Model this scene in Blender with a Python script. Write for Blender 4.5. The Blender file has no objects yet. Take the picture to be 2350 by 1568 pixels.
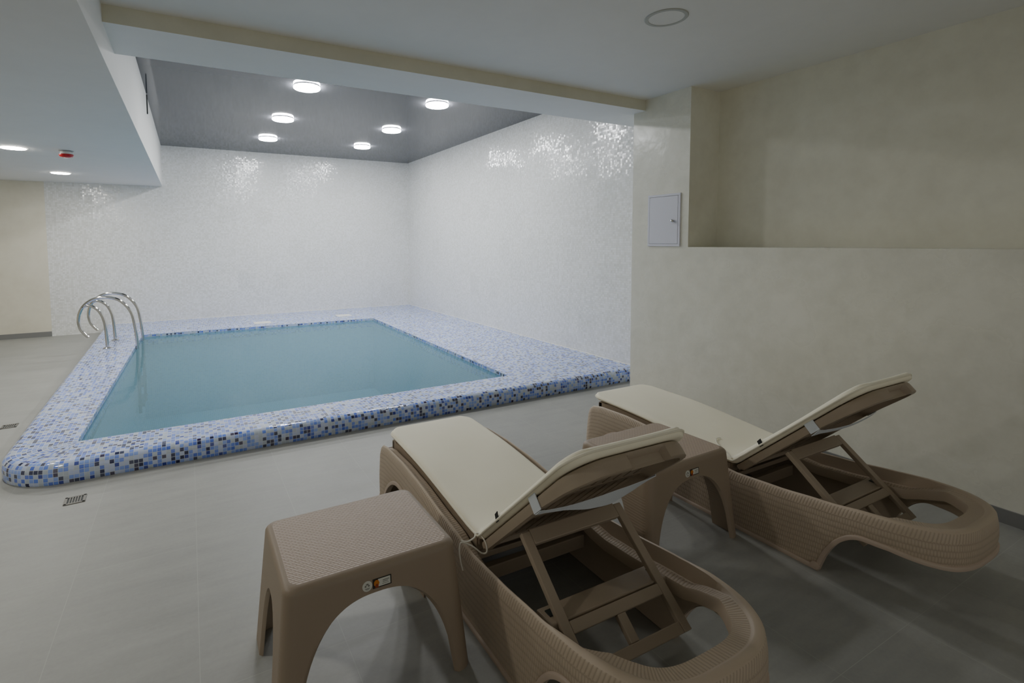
import bpy, bmesh, math, random
from mathutils import Vector, Matrix
from math import sin, cos, pi, sqrt, radians
random.seed(7)
SC = bpy.context.scene
C = SC.collection

# ------------------------------------------------------------------ helpers
def mesh_obj(name, verts, faces, mat=None, parent=None, uvs=None, smooth=False, recalc=True):
    """uvs: list of per-face lists of (u,v) (metres)"""
    me = bpy.data.meshes.new(name)
    me.from_pydata([tuple(v) for v in verts], [], faces)
    if uvs is not None:
        l = me.uv_layers.new(name='UVMap')
        k = 0
        for f in uvs:
            for uv in f:
                l.data[k].uv = uv
                k += 1
    if recalc:
        bm = bmesh.new(); bm.from_mesh(me)
        bmesh.ops.recalc_face_normals(bm, faces=bm.faces)
        bm.to_mesh(me); bm.free()
    if smooth:
        me.polygons.foreach_set('use_smooth', [True] * len(me.polygons))
    me.update()
    o = bpy.data.objects.new(name, me)
    C.objects.link(o)
    if mat: me.materials.append(mat)
    if parent: o.parent = parent
    return o

def autosmooth(o, deg=35):
    me = o.data
    bm = bmesh.new(); bm.from_mesh(me)
    for f in bm.faces: f.smooth = True
    for e in bm.edges:
        if len(e.link_faces) == 2 and e.calc_face_angle(0) > radians(deg):
            e.smooth = False
    bm.to_mesh(me); bm.free()
    return o

def tag(o, label, cat, group=None, kind=None):
    if label: o['label'] = label
    if cat: o['category'] = cat
    if group: o['group'] = group
    if kind: o['kind'] = kind
    return o

def empty(name, loc=(0, 0, 0), rz=0):
    o = bpy.data.objects.new(name, None)
    o.empty_display_size = .1
    o.location = loc; o.rotation_euler = (0, 0, rz)
    C.objects.link(o)
    return o

class MB:
    """collects shapes into one mesh"""
    def __init__(s): s.v = []; s.f = []; s.uv = []
    def add(s, vs, fs, uv=None):
        b = len(s.v); s.v += [tuple(x) for x in vs]
        for i, f in enumerate(fs):
            s.f.append([b + k for k in f])
            s.uv.append(uv[i] if uv else [(0, 9)] * len(f))
    def box(s, c, d, R=None):
        vs = []
        for x in (-.5, .5):
            for y in (-.5, .5):
                for z in (-.5, .5):
                    p = Vector((x * d[0], y * d[1], z * d[2]))
                    if R: p = R @ p
                    vs.append(Vector(c) + p)
        s.add(vs, [(0, 1, 3, 2), (4, 6, 7, 5), (0, 4, 5, 1), (2, 3, 7, 6), (0, 2, 6, 4), (1, 5, 7, 3)])
    def hexa(s, vs):
        s.add(vs, [(0, 1, 2, 3), (4, 7, 6, 5), (0, 4, 5, 1), (1, 5, 6, 2), (2, 6, 7, 3), (3, 7, 4, 0)])
    def quad(s, vs, uv=None): s.add(vs, [(0, 1, 2, 3)], [uv] if uv else None)
    def tube(s, pts, r, n=12, cap=True):
        pts = [Vector(p) for p in pts]
        rings = []
        prev = None
        for i, p in enumerate(pts):
            t = (pts[min(i + 1, len(pts) - 1)] - pts[max(i - 1, 0)]).normalized()
            if prev is None:
                a = Vector((0, 0, 1)) if abs(t.z) < .9 else Vector((0, 1, 0))
                nrm = t.cross(a).normalized()
            else:
                nrm = (prev - t * prev.dot(t)).normalized()
            prev = nrm
            bn = t.cross(nrm)
            rr = r[i] if isinstance(r, (list, tuple)) else r
            rings.append([p + rr * (cos(2 * pi * k / n) * nrm + sin(2 * pi * k / n) * bn) for k in range(n)])
        vs = [v for R in rings for v in R]; fs = []
        for i in range(len(rings) - 1):
            for k in range(n):
                fs.append((i * n + k, i * n + (k + 1) % n, (i + 1) * n + (k + 1) % n, (i + 1) * n + k))
        if cap:
            fs.append(tuple(range(n))); fs.append(tuple(reversed(range((len(rings) - 1) * n, len(rings) * n))))
        s.add(vs, fs)
    def lathe(s, prof, c=(0, 0, 0), n=48, axis='z', cap=False):
        """prof: list of (r,z)"""
        vs = []; fs = []
        for (r, z) in prof:
            for k in range(n):
                a = 2 * pi * k / n
                p = (r * cos(a), r * sin(a), z)
                if axis == 'x': p = (z, r * cos(a), r * sin(a))
                if axis == 'y': p = (r * cos(a), z, r * sin(a))
                vs.append((c[0] + p[0], c[1] + p[1], c[2] + p[2]))
        m = len(prof)
        for i in range(m - 1):
            for k in range(n):
                fs.append((i * n + k, i * n + (k + 1) % n, (i + 1) * n + (k + 1) % n, (i + 1) * n + k))
        if cap and prof[0][0] > 1e-6: fs.append(tuple(range(n)))
        if cap and prof[-1][0] > 1e-6: fs.append(tuple(range((m - 1) * n, m * n)))
        s.add(vs, fs)
    def build(s, name, mat, parent=None, smooth=None):
        o = mesh_obj(name, s.v, s.f, mat, parent, s.uv)
        if smooth: autosmooth(o, smooth)
        return o

def bevel(o, w, seg=2, ang=40):
    m = o.modifiers.new('bevel', 'BEVEL'); m.width = w; m.segments = seg
    m.limit_method = 'ANGLE'; m.angle_limit = radians(ang)
    return o

def catmull(pts, n=8):
    P = [Vector(p) for p in pts]; out = []
    for i in range(len(P) - 1):
        p0 = P[max(i - 1, 0)]; p1 = P[i]; p2 = P[i + 1]; p3 = P[min(i + 2, len(P) - 1)]
        for k in range(n):
            t = k / n
            out.append(.5 * ((2 * p1) + (-p0 + p2) * t + (2 * p0 - 5 * p1 + 4 * p2 - p3) * t * t + (-p0 + 3 * p1 - 3 * p2 + p3) * t ** 3))
    out.append(P[-1]); return out

def interp(x, pts):
    if x <= pts[0][0]: return pts[0][1]
    for (a, b), (c, d) in zip(pts, pts[1:]):
        if x <= c:
            t = (x - a) / (c - a); t = t * t * (3 - 2 * t) * .35 + t * .65
            return b + (d - b) * t
    return pts[-1][1]

# ------------------------------------------------------------------ materials
def srgb(r, g, b):
    f = lambda c: ((c / 255) / 12.92 if c / 255 <= .04045 else ((c / 255 + .055) / 1.055) ** 2.4)
    return (f(r), f(g), f(b), 1)

class NT:
    def __init__(s, name):
        s.m = bpy.data.materials.new(name); s.m.use_nodes = True
        s.t = s.m.node_tree; s.t.nodes.clear()
        s.out = s.n('ShaderNodeOutputMaterial')
    def n(s, typ, **kw):
        nd = s.t.nodes.new(typ)
        for k, v in kw.items(): setattr(nd, k, v)
        return nd
    def l(s, a, b): s.t.links.new(a, b)
    def _set(s, sock, v):
        if isinstance(v, (int, float, tuple, list)): sock.default_value = v
        else: s.l(v, sock)
    def math(s, op, a, b=None, c=None):
        nd = s.n('ShaderNodeMath', operation=op)
        for i, v in enumerate((a, b, c)):
            if v is not None: s._set(nd.inputs[i], v)
        return nd.outputs[0]
    def vmath(s, op, a, b=None, scale=None):
        nd = s.n('ShaderNodeVectorMath', operation=op)
        s._set(nd.inputs[0], a)
        if b is not None: s._set(nd.inputs[1], b)
        if scale is not None: s._set(nd.inputs[3], scale)
        return nd.outputs[0]
    def mix(s, fac, a, b, blend='MIX'):
        nd = s.n('ShaderNodeMix', data_type='RGBA', blend_type=blend)
        s._set(nd.inputs[0], fac); s._set(nd.inputs[6], a); s._set(nd.inputs[7], b)
        return nd.outputs[2]
    def ramp(s, fac, stops, interp='LINEAR'):
        nd = s.n('ShaderNodeValToRGB'); cr = nd.color_ramp; cr.interpolation = interp
        while len(cr.elements) < len(stops): cr.elements.new(.5)
        for e, (p, c) in zip(cr.elements, stops):
            e.position = p; e.color = c if len(c) == 4 else (*c, 1)
        s._set(nd.inputs[0], fac); return nd.outputs[0]
    def noise(s, vec, scale, detail=2, rough=.5):
        nd = s.n('ShaderNodeTexNoise'); s.l(vec, nd.inputs['Vector'])
        nd.inputs['Scale'].default_value = scale; nd.inputs['Detail'].default_value = detail
        nd.inputs['Roughness'].default_value = rough
        return nd.outputs[0]
    def bump(s, h, strength=.3, dist=.01, normal=None):
        nd = s.n('ShaderNodeBump'); s._set(nd.inputs['Height'], h)
        nd.inputs['Strength'].default_value = strength; nd.inputs['Distance'].default_value = dist
        if normal is not None: s.l(normal, nd.inputs['Normal'])
        return nd.outputs[0]
    def uv(s): return s.n('ShaderNodeUVMap').outputs[0]
    def obj(s): return s.n('ShaderNodeTexCoord').outputs['Object']
    def geo_n(s): return s.n('ShaderNodeNewGeometry').outputs['Normal']
    def bsdf(s, **kw):
        nd = s.n('ShaderNodeBsdfPrincipled')
        for k, v in kw.items(): s._set(nd.inputs[k.replace('_', ' ')], v)
        s.l(nd.outputs[0], s.out.inputs[0]); return nd

def plain(name, col, rough=.5, **kw):
    t = NT(name); t.bsdf(Base_Color=col, Roughness=rough, **kw); return t.m

def plaster(name, col, col2, rough=.55, gloss=False, scale=1.6):
    t = NT(name); o = t.obj()
    n1 = t.noise(o, scale, 5, .6); n2 = t.noise(o, scale * 4, 4, .65)
    f = t.math('ADD', t.math('MULTIPLY', n1, .65), t.math('MULTIPLY', n2, .35))
    c = t.ramp(f, [(.35, col2), (.62, col)])
    r = t.math('MULTIPLY_ADD', t.math('SUBTRACT', n1, .5), -.6 if gloss else -.15, rough)
    n3 = t.noise(o, 5, 3, .5)
    t.bsdf(Base_Color=c, Roughness=r, Normal=t.bump(n3, .16, .03) if gloss else t.bump(n2, .04, .01))
    return t.m

def cells(t, pitch, w=None):
    uv = t.uv()
    p = t.vmath('DIVIDE', uv, (pitch, w or pitch, 1))
    fl = t.vmath('FLOOR', p)
    fr = t.vmath('FRACTION', p)
    sx = t.n('ShaderNodeSeparateXYZ'); t.l(fr, sx.inputs[0])
    dx = t.math('ABSOLUTE', t.math('SUBTRACT', sx.outputs[0], .5))
    dy = t.math('ABSOLUTE', t.math('SUBTRACT', sx.outputs[1], .5))
    d = t.math('MAXIMUM', dx, dy)
    wn = t.n('ShaderNodeTexWhiteNoise', noise_dimensions='2D'); t.l(fl, wn.inputs['Vector'])
    return uv, fl, d, wn.outputs['Value'], wn.outputs['Color']

def tilt_normal(t, col, amt):
    v = t.vmath('SUBTRACT', col, (.5, .5, .5))
    v = t.vmath('SCALE', v, scale=amt)
    return t.vmath('NORMALIZE', t.vmath('ADD', t.geo_n(), v))

def mosaic_mat(name, pitch=.0265, tilt=.05, pale=False):
    t = NT(name)
    uv, fl, d, val, col = cells(t, pitch)
    base = t.ramp(val, [(0, srgb(186, 196, 210)), (.16, srgb(190, 201, 232)), (.38, srgb(138, 165, 236)), (.57, srgb(106, 138, 230)),
                        (.73, srgb(82, 112, 214)), (.81, srgb(46, 64, 160)), (.86, srgb(28, 32, 80)), (.96, srgb(56, 42, 78))], 'CONSTANT')
    j = t.n('ShaderNodeTexWhiteNoise', noise_dimensions='2D'); t.l(t.vmath('ADD', fl, (17.3, 5.1, 0)), j.inputs['Vector'])
    base = t.mix(t.math('MULTIPLY', j.outputs[0], .14), base, srgb(206, 214, 226))
    if pale: base = t.mix(.86, base, srgb(178, 198, 206))
    g = t.math('GREATER_THAN', d, .445)
    c = t.mix(g, base, srgb(196, 204, 216))
    r = t.math('MULTIPLY_ADD', g, .35, .09)
    nr = tilt_normal(t, col, tilt)
    t.bsdf(Base_Color=c, Roughness=r, IOR=1.62, Normal=t.bump(t.math('SUBTRACT', 1, g), .25, .002, nr))
    return t.m

def walltile_mat(name, pitch=.026):
    t = NT(name)
    uv, fl, d, val, col = cells(t, pitch)
    sh = t.vmath('FLOOR', t.vmath('DIVIDE', uv, (pitch * 12, pitch * 12, 1)))
    wn2 = t.n('ShaderNodeTexWhiteNoise', noise_dimensions='2D'); t.l(sh, wn2.inputs['Vector'])
    base = t.ramp(val, [(0, srgb(219, 219, 213)), (.5, srgb(228, 228, 224)), (1, srgb(236, 236, 234))])
    base = t.mix(1.0, base, t.ramp(wn2.outputs[0], [(0, (.93, .93, .925, 1)), (.12, (.975, .975, .975, 1)), (1, (1, 1, 1, 1))]), 'MULTIPLY')
    g = t.math('GREATER_THAN', d, .455)
    c = t.mix(g, base, srgb(206, 206, 202))
    r = t.math('MULTIPLY_ADD', g, .4, .16)
    # tiles of one sheet lean together, and each tile a little on its own
    v = t.vmath('ADD', t.vmath('SCALE', t.vmath('SUBTRACT', col, (.5, .5, .5)), scale=.085),
                t.vmath('SCALE', t.vmath('SUBTRACT', wn2.outputs['Color'], (.5, .5, .5)), scale=.03))
    nr = t.vmath('NORMALIZE', t.vmath('ADD', t.geo_n(), v))
    t.bsdf(Base_Color=c, Roughness=r, Normal=t.bump(t.math('SUBTRACT', 1, g), .15, .002, nr))
    return t.m

def floor_mat():
    t = NT('floor_porcelain')
    uv = t.uv()
    T = .4875
    q = t.vmath('DIVIDE', t.vmath('SUBTRACT', uv, (-4.2636 - 20 * T, -7.7386 - 40 * T, 0)), (T, 2 * T, 1))
    fl = t.vmath('FLOOR', q)
    fr = t.n('ShaderNodeSeparateXYZ'); t.l(t.vmath('FRACTION', q), fr.inputs[0])
    ex = t.math('MULTIPLY', t.math('SUBTRACT', .5, t.math('ABSOLUTE', t.math('SUBTRACT', fr.outputs[0], .5))), T)
    ey = t.math('MULTIPLY', t.math('SUBTRACT', .5, t.math('ABSOLUTE', t.math('SUBTRACT', fr.outputs[1], .5))), 2 * T)
    g = t.math('LESS_THAN', t.math('MINIMUM', ex, ey), .0012)
    wn = t.n('ShaderNodeTexWhiteNoise', noise_dimensions='2D'); t.l(fl, wn.inputs['Vector'])
    st = t.vmath('MULTIPLY', uv, (1.2, 9, 1))
    n1 = t.noise(st, 1.6, 5, .6); n2 = t.noise(uv, 2.2, 5, .62); n3 = t.noise(uv, 60, 2, .6)
    f = t.math('ADD', t.math('ADD', t.math('MULTIPLY', n1, .45), t.math('MULTIPLY', n2, .4)),
               t.math('MULTIPLY', n3, .15))
    c = t.ramp(f, [(.3, srgb(140, 140, 135)), (.7, srgb(164, 164, 158))])
    c = t.mix(1.0, c, t.ramp(wn.outputs[0], [(0, (.96, .96, .96, 1)), (1, (1.0, 1.0, 1.0, 1))]), 'MULTIPLY')
    c = t.mix(g, c, srgb(163, 163, 157))
    t.bsdf(Base_Color=c, Roughness=t.math('MULTIPLY_ADD', n1, .25, .38), Normal=t.bump(n3, .03, .004))
    return t.m

def rattan_mat(name, mode='body', col=srgb(184, 167, 146), col2=srgb(146, 130, 111)):
    """moulded resin weave; UV = metres (along, below the rim)"""
    t = NT(name)
    uv = t.uv(); s = t.n('ShaderNodeSeparateXYZ'); t.l(uv, s.inputs[0])
    U, V = s.outputs[0], s.outputs[1]
    pw, ph = (.0105, .025) if mode == 'body' else (.020, .0098)
    row = t.math('FLOOR', t.math('DIVIDE', V, ph))
    off = t.math('MULTIPLY', t.math('FLOORED_MODULO', row, 2), .5)
    x = t.math('ADD', t.math('DIVIDE', U, pw), off)
    hx = t.math('POWER', t.math('ABSOLUTE', t.math('SINE', t.math('MULTIPLY', x, pi))), .6)
    hy = t.math('POWER', t.math('ABSOLUTE', t.math('SINE', t.math('MULTIPLY', t.math('DIVIDE', V, ph), pi))), .5)
    weave = t.math('MULTIPLY', hx, hy)
    if mode == 'body':
        # slanted wrapped strands along the rim
        st = t.math('POWER', t.math('ABSOLUTE', t.math('SINE', t.math('MULTIPLY', t.math('ADD', t.math('DIVIDE', U, .0135), t.math('MULTIPLY', V, 24)), pi))), .7)
        rim = t.math('MULTIPLY', t.math('LESS_THAN', V, .045), t.math('GREATER_THAN', V, .012))
        flat = t.math('LESS_THAN', V, .0121)
        h = t.math('ADD', t.math('MULTIPLY', rim, st), t.math('MULTIPLY', t.math('SUBTRACT', 1, rim), weave))
        h = t.math('MAXIMUM', h, flat)
    else:
        h = weave
    off_ = t.math('GREATER_THAN', V, 4)
    h = t.math('MAXIMUM', h, off_)
    n = t.noise(t.obj(), 160, 2, .6)
    c = t.mix(t.math('MULTIPLY_ADD', h, .6, .4), col2, col)
    hh = t.math('MULTIPLY_ADD', n, .12, h)
    t.bsdf(Base_Color=c, Roughness=.52, Normal=t.bump(hh, .42 if mode == 'body' else .5, .003))
    return t.m

def resin_mat(name, col):
    t = NT(name); n = t.noise(t.obj(), 220, 2, .6)
    t.bsdf(Base_Color=col, Roughness=.5, Normal=t.bump(n, .12, .001)); return t.m

def tableleg_mat(name, col):
    t = NT(name); o = t.obj(); n = t.noise(o, 220, 2, .6)
    s = t.n('ShaderNodeSeparateXYZ'); t.l(o, s.inputs[0])
    nn = t.n('ShaderNodeSeparateXYZ'); t.l(t.geo_n(), nn.inputs[0])
    rib = t.math('POWER', t.math('ABSOLUTE', t.math('SINE', t.math('MULTIPLY', s.outputs[2], pi / .0125))), .5)
    side = t.math('MULTIPLY', t.math('GREATER_THAN', t.math('ABSOLUTE', nn.outputs[0]), .93), t.math('LESS_THAN', s.outputs[2], .33))
    side = t.math('MULTIPLY', side, t.math('GREATER_THAN', s.outputs[2], .12))
    h = t.math('ADD', t.math('MULTIPLY', n, .25), t.math('MULTIPLY', rib, side))
    t.bsdf(Base_Color=col, Roughness=.5, Normal=t.bump(h, .35, .003)); return t.m

def fabric_mat(name, col):
    t = NT(name); o = t.obj(); n = t.noise(o, 6, 2, .5); n2 = t.noise(o, 700, 1, .5)
    c = t.mix(t.math('MULTIPLY', n, .12), col, srgb(190, 184, 160))
    t.bsdf(Base_Color=c, Roughness=.85, Normal=t.bump(t.math('ADD', t.math('MULTIPLY', n, .9), t.math('MULTIPLY', n2, .1)), .12, .006)); return t.m

def emit_mat(name, col, st):
    t = NT(name); e = t.n('ShaderNodeEmission'); e.inputs[0].default_value = col; e.inputs[1].default_value = st
    t.l(e.outputs[0], t.out.inputs[0]); return t.m

def water_mat():
    t = NT('pool_water_surface')
    o = t.obj()
    n1 = t.noise(o, 1.3, 2, .5); n2 = t.noise(t.vmath('MULTIPLY', o, (1, 2.2, 1)), 4.5, 2, .5)
    h = t.math('ADD', t.math('MULTIPLY', n1, .7), t.math('MULTIPLY', n2, .3))
    nr = t.bump(h, .10, .03)
    tr = t.n('ShaderNodeBsdfTransparent'); tr.inputs[0].default_value = (.47, .71, .79, 1)
    df = t.n('ShaderNodeBsdfDiffuse'); df.inputs[0].default_value = srgb(118, 164, 180)
    m1 = t.n('ShaderNodeMixShader'); m1.inputs[0].default_value = .42
    t.l(tr.outputs[0], m1.inputs[1]); t.l(df.outputs[0], m1.inputs[2])
    gl = t.n('ShaderNodeBsdfGlossy'); gl.inputs['Roughness'].default_value = .07; t.l(nr, gl.inputs['Normal'])
    fr = t.n('ShaderNodeFresnel'); fr.inputs[0].default_value = 1.33; t.l(nr, fr.inputs['Normal'])
    m2 = t.n('ShaderNodeMixShader'); t.l(t.math('MULTIPLY', fr.outputs[0], .55), m2.inputs[0])
    t.l(m1.outputs[0], m2.inputs[1]); t.l(gl.outputs[0], m2.inputs[2])
    t.l(m2.outputs[0], t.out.inputs[0])
    return t.m

M = dict(
    wallplain=plaster('cream_plaster', srgb(222, 217, 199), srgb(214, 208, 189), .6),
    venetian=plaster('polished_plaster', srgb(228, 226, 213), srgb(216, 214, 200), .30, True, 2.4),
    niche=plaster('niche_plaster', srgb(224, 222, 206), srgb(214, 211, 194), .55, False, 1.8),
    ceil=plaster('ceiling_paint', srgb(228, 227, 222), srgb(225, 224, 219), .7),
    fascia=plaster('beam_paint', srgb(214, 211, 191), srgb(206, 203, 183), .65),
    poolceil=plain('dark_gloss_stretch_ceiling', srgb(70, 71, 76), .07, Specular_IOR_Level=.16),
    walltile=walltile_mat('pearl_mosaic'),
    mosaic=mosaic_mat('blue_mosaic'),
    basin=mosaic_mat('basin_mosaic', .0265, .02, True),
    floor=floor_mat(),
    base=plain('baseboard_tile', srgb(128, 128, 126), .45),
    water=water_mat(),
    rattan=rattan_mat('woven_resin', 'body'),
    tabletop=rattan_mat('table_weave', 'table', srgb(180, 161, 143), srgb(148, 130, 113)),
    resin=resin_mat('brown_resin', srgb(150, 135, 116)),
    resin2=resin_mat('brown_resin_light', srgb(160, 145, 126)),
    tableleg=tableleg_mat('table_resin', srgb(148, 132, 113)),
    trim=resin_mat('brown_resin_trim', srgb(176, 158, 141)),
    cushion=fabric_mat('cream_canvas', srgb(250, 244, 222)),
    piping=fabric_mat('cream_piping', srgb(236, 230, 210)),
    strap=plain('white_webbing', srgb(214, 220, 226), .7),
    cord=plain('white_cord', srgb(222, 218, 205), .8),
    black=plain('black_label', srgb(22, 22, 22), .6),
    dimsteel=plain('steel_dimmed_by_water', srgb(58, 70, 76), .45, Metallic=.3),  # dim look of the ladder steel under water, put into a darker colour
    drainmetal=plain('dull_drain_steel', srgb(120, 118, 112), .5, Metallic=.6),
    steel=plain('polished_steel', (.62, .61, .58, 1), .12, Metallic=1.0),
    lamp=emit_mat('lamp_glow', (.97, .985, 1, 1), 122),
    lamp2=emit_mat('soffit_lamp_glow', (1, .97, .90, 1), 130),
    lamphouse=plain('lamp_housing', srgb(150, 150, 150), .4),
    whiteplastic=plain('white_plastic', srgb(226, 226, 220), .4),
    red=plain('red_lens', srgb(190, 14, 28), .25),
    dark=plain('dark_gap', srgb(42, 48, 46), .6),
    panel=plain('grey_lilac_paint', srgb(214, 214, 224), .45),
    ringtrim=plain('downlight_trim', srgb(176, 178, 172), .5),
    sticker=plain('sticker_white', srgb(206, 206, 196), .5),
    orange=plain('sticker_orange', srgb(196, 118, 34), .5),
    redorange=plain('sticker_red', srgb(150, 66, 30), .5),
    stickdark=plain('sticker_black', srgb(36, 32, 26), .5),
    stickgrey=plain('sticker_grey_print', srgb(120, 120, 112), .5),
)

def quad_plane(name, p0, eu, ev, lu, lv, mat, uv0=(0, 0), parent=None):
    p0 = Vector(p0); eu = Vector(eu); ev = Vector(ev)
    vs = [p0, p0 + eu * lu, p0 + eu * lu + ev * lv, p0 + ev * lv]
    a, b = uv0
    return mesh_obj(name, vs, [(0, 1, 2, 3)], mat, parent, [[(a, b), (a + lu, b), (a + lu, b + lv), (a, b + lv)]], recalc=False)

def struct(o, label):
    o['kind'] = 'structure'; o['label'] = label; return o

# ------------------------------------------------------------------ room
XP = -.4925; YP = -6.953; YN = -7.585; DN = .3755; ZL = 1.4505
ZC = 2.80; ZP = 3.218; ZS = 2.5054; XB = -4.619
YBF, YBR, ZB = -7.096, -6.559, 2.7045
XT = -6.261; XL = -8.6; YF = -14.2

struct(quad_plane('wall_back', (XT, 0, 0), (1, 0, 0), (0, 0, 1), -XT, ZP, M['walltile']), 'pale pearl mosaic wall behind the pool')
struct(quad_plane('wall_back_plain', (XL, 0, 0), (1, 0, 0), (0, 0, 1), XT - XL, ZS, M['wallplain']), 'plain cream wall left of the mosaic tiles')
o = quad_plane('wall_right', (0, 0, 0), (0, -1, 0), (0, 0, 1), -YP, ZP, M['walltile'])
struct(o, 'pale pearl mosaic wall along the right side of the pool')

# front right wall: pillar, parapet and niche in one polished plaster skin
w = MB()
def Q(a, b, c, d): w.quad([a, b, c, d])
w.quad([(0, YP, 0), (XP, YP, 0), (XP, YP, ZC), (0, YP, ZC)])
w.quad([(XP, YP, 0), (XP, YN, 0), (XP, YN, ZC), (XP, YP, ZC)])
w.quad([(XP, YN, 0), (XP, YF, 0), (XP, YF, ZL), (XP, YN, ZL)])
w.quad([(XP, YN, ZL), (XP, YF, ZL), (XP + DN, YF, ZL), (XP + DN, YN, ZL)])
struct(w.build('wall_right_front', M['venetian']), 'grey-beige polished plaster wall and pillar behind the loungers')
w = MB()
w.quad([(XP, YN, ZL), (XP + DN, YN, ZL), (XP + DN, YN, ZC), (XP, YN, ZC)])
w.quad([(XP + DN, YN, ZL), (XP + DN, YF, ZL), (XP + DN, YF, ZC), (XP + DN, YN, ZC)])
struct(w.build('wall_niche', M['niche']), 'recessed olive-beige niche wall above the ledge')

struct(quad_plane('wall_left', (XL, YF, 0), (0, 1, 0), (0, 0, 1), -YF, ZS, M['wallplain']), 'cream wall at the far left')
struct(quad_plane('wall_bulkhead', (XB, YF, ZS), (0, 1, 0), (0, 0, 1), -YF, ZP - ZS, M['ceil']), 'white vertical side of the lowered ceiling')

struct(quad_plane('ceiling_pool', (XB, YBR, ZP), (1, 0, 0), (0, 1, 0), -XB, -YBR, M['poolceil']), 'dark grey glossy ceiling over the pool')
struct(quad_plane('ceiling_front', (XB, YF, ZC), (1, 0, 0), (0, 1, 0), -XB, YBF - YF, M['ceil']), 'pale grey ceiling over the loungers')
struct(quad_plane('ceiling_soffit', (XL, YF, ZS), (1, 0, 0), (0, 1, 0), XB - XL, -YF, M['ceil']), 'lowered white ceiling on the left')

w = MB()
w.quad([(XB, YBF, ZB), (0, YBF, ZB), (0, YBF, ZC), (XB, YBF, ZC)])
struct(w.build('trim_1', M['fascia']), 'tan front face of the ceiling beam')
w = MB()
w.quad([(XB, YBF, ZB), (XB, YBR, ZB), (0, YBR, ZB), (0, YBF, ZB)])
w.quad([(XB, YBR, ZB), (0, YBR, ZB), (0, YBR, ZP), (XB, YBR, ZP)])
w.quad([(XB, YBF, ZC), (0, YBF, ZC), (0, YBR, ZP), (XB, YBR, ZP)])
struct(w.build('ceiling_beam', M['ceil']), 'grey underside of the ceiling beam in front of the pool')

# dark joint on the bulkhead
w = MB(); w.box((XB + .006, -3.515, 3.10), (.012, .03, .215))
struct(w.build('trim_2', M['dark']), 'thin dark vertical slit on the white bulkhead side')

# baseboards
w = MB(); w.box(((XL + XT) / 2, -.006, .035), (XT - XL, .012, .09))
struct(w.build('baseboard_back', M['base']), 'grey tile baseboard under the cream wall')
w = MB(); w.box((XP - .005, (YP + YF) / 2, .0375), (.010, YP - YF, .075))
struct(w.build('baseboard_right', M['base']), 'grey tile baseboard under the plaster wall')

# floor with the pool opening
PX0, PX1, PY0 = -5.45, 0.0, -6.60
HX0, HX1, HY0, HY1 = -4.95, -1.40, -6.19, -1.56
w = MB()
def fq(x0, x1, y0, y1):
    w.quad([(x0, y0, 0), (x1, y0, 0), (x1, y1, 0), (x0, y1, 0)], [(x0, y0), (x1, y0), (x1, y1), (x0, y1)])
fq(XL, 0, YF, HY0); fq(XL, HX0, HY0, 0); fq(HX1, 0, HY0, 0); fq(HX0, HX1, HY1, 0)
struct(w.build('floor', M['floor']), 'grey porcelain tile floor')

# ------------------------------------------------------------------ pool
HT = .135
pool = empty('swimming_pool', ((PX0 + PX1) / 2, PY0 / 2, 0))
PO = Vector(pool.location)
inn = dict(FL=(-4.972, -6.205), FR=(-1.415, -6.188), BR=(-1.35, -1.60), BL=(-4.905, -1.50))
# outer path: from the right wall along the front, round the corner, back to the wall
path = []
RC = .38
xl_f, xl_b = -5.365, -5.535
n = 60
for i in range(n + 1):
    path.append((-.004 + (xl_f + RC + .004) * i / n, PY0))
for i in range(1, 17):
    a = pi / 2 * i / 16
    path.append((xl_f + RC - RC * sin(a), PY0 + RC - RC * cos(a)))
for i in range(1, n + 1):
    y = PY0 + RC + (-.004 - PY0 - RC) * i / n
    path.append((xl_f + (xl_b - xl_f) * i / n, y))
P = [Vector((x, y)) for x, y in path]
S = [0]
for a, b in zip(P, P[1:]): S.append(S[-1] + (b - a).length)
N = []
for i in range(len(P)):
    t = (P[min(i + 1, len(P) - 1)] - P[max(i - 1, 0)]).normalized()
    N.append(Vector((t.y, -t.x)))       # path runs -x then +y: inward is to the right
R = .055
prof = [(.006, 0), (0, .012)] + [(R - R * cos(a), HT - R + R * sin(a)) for a in [pi / 2 * k / 7 for k in range(8)]]
arc = [0]
for a, b in zip(prof, prof[1:]): arc.append(arc[-1] + math.hypot(b[0] - a[0], b[1] - a[1]))
w = MB()
vs = []; fs = []; uv = []
m = len(prof)
for p, nn in zip(P, N):
    for d, z in prof:
        q = p + nn * d; vs.append((q.x, q.y, z))
for i in range(len(P) - 1):
    for k in range(m - 1):
        fs.append((i * m + k, (i + 1) * m + k, (i + 1) * m + k + 1, i * m + k + 1))
        uv.append([(S[i], arc[k]), (S[i + 1], arc[k]), (S[i + 1], arc[k + 1]), (S[i], arc[k + 1])])
w.add(vs, fs, uv)
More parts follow.
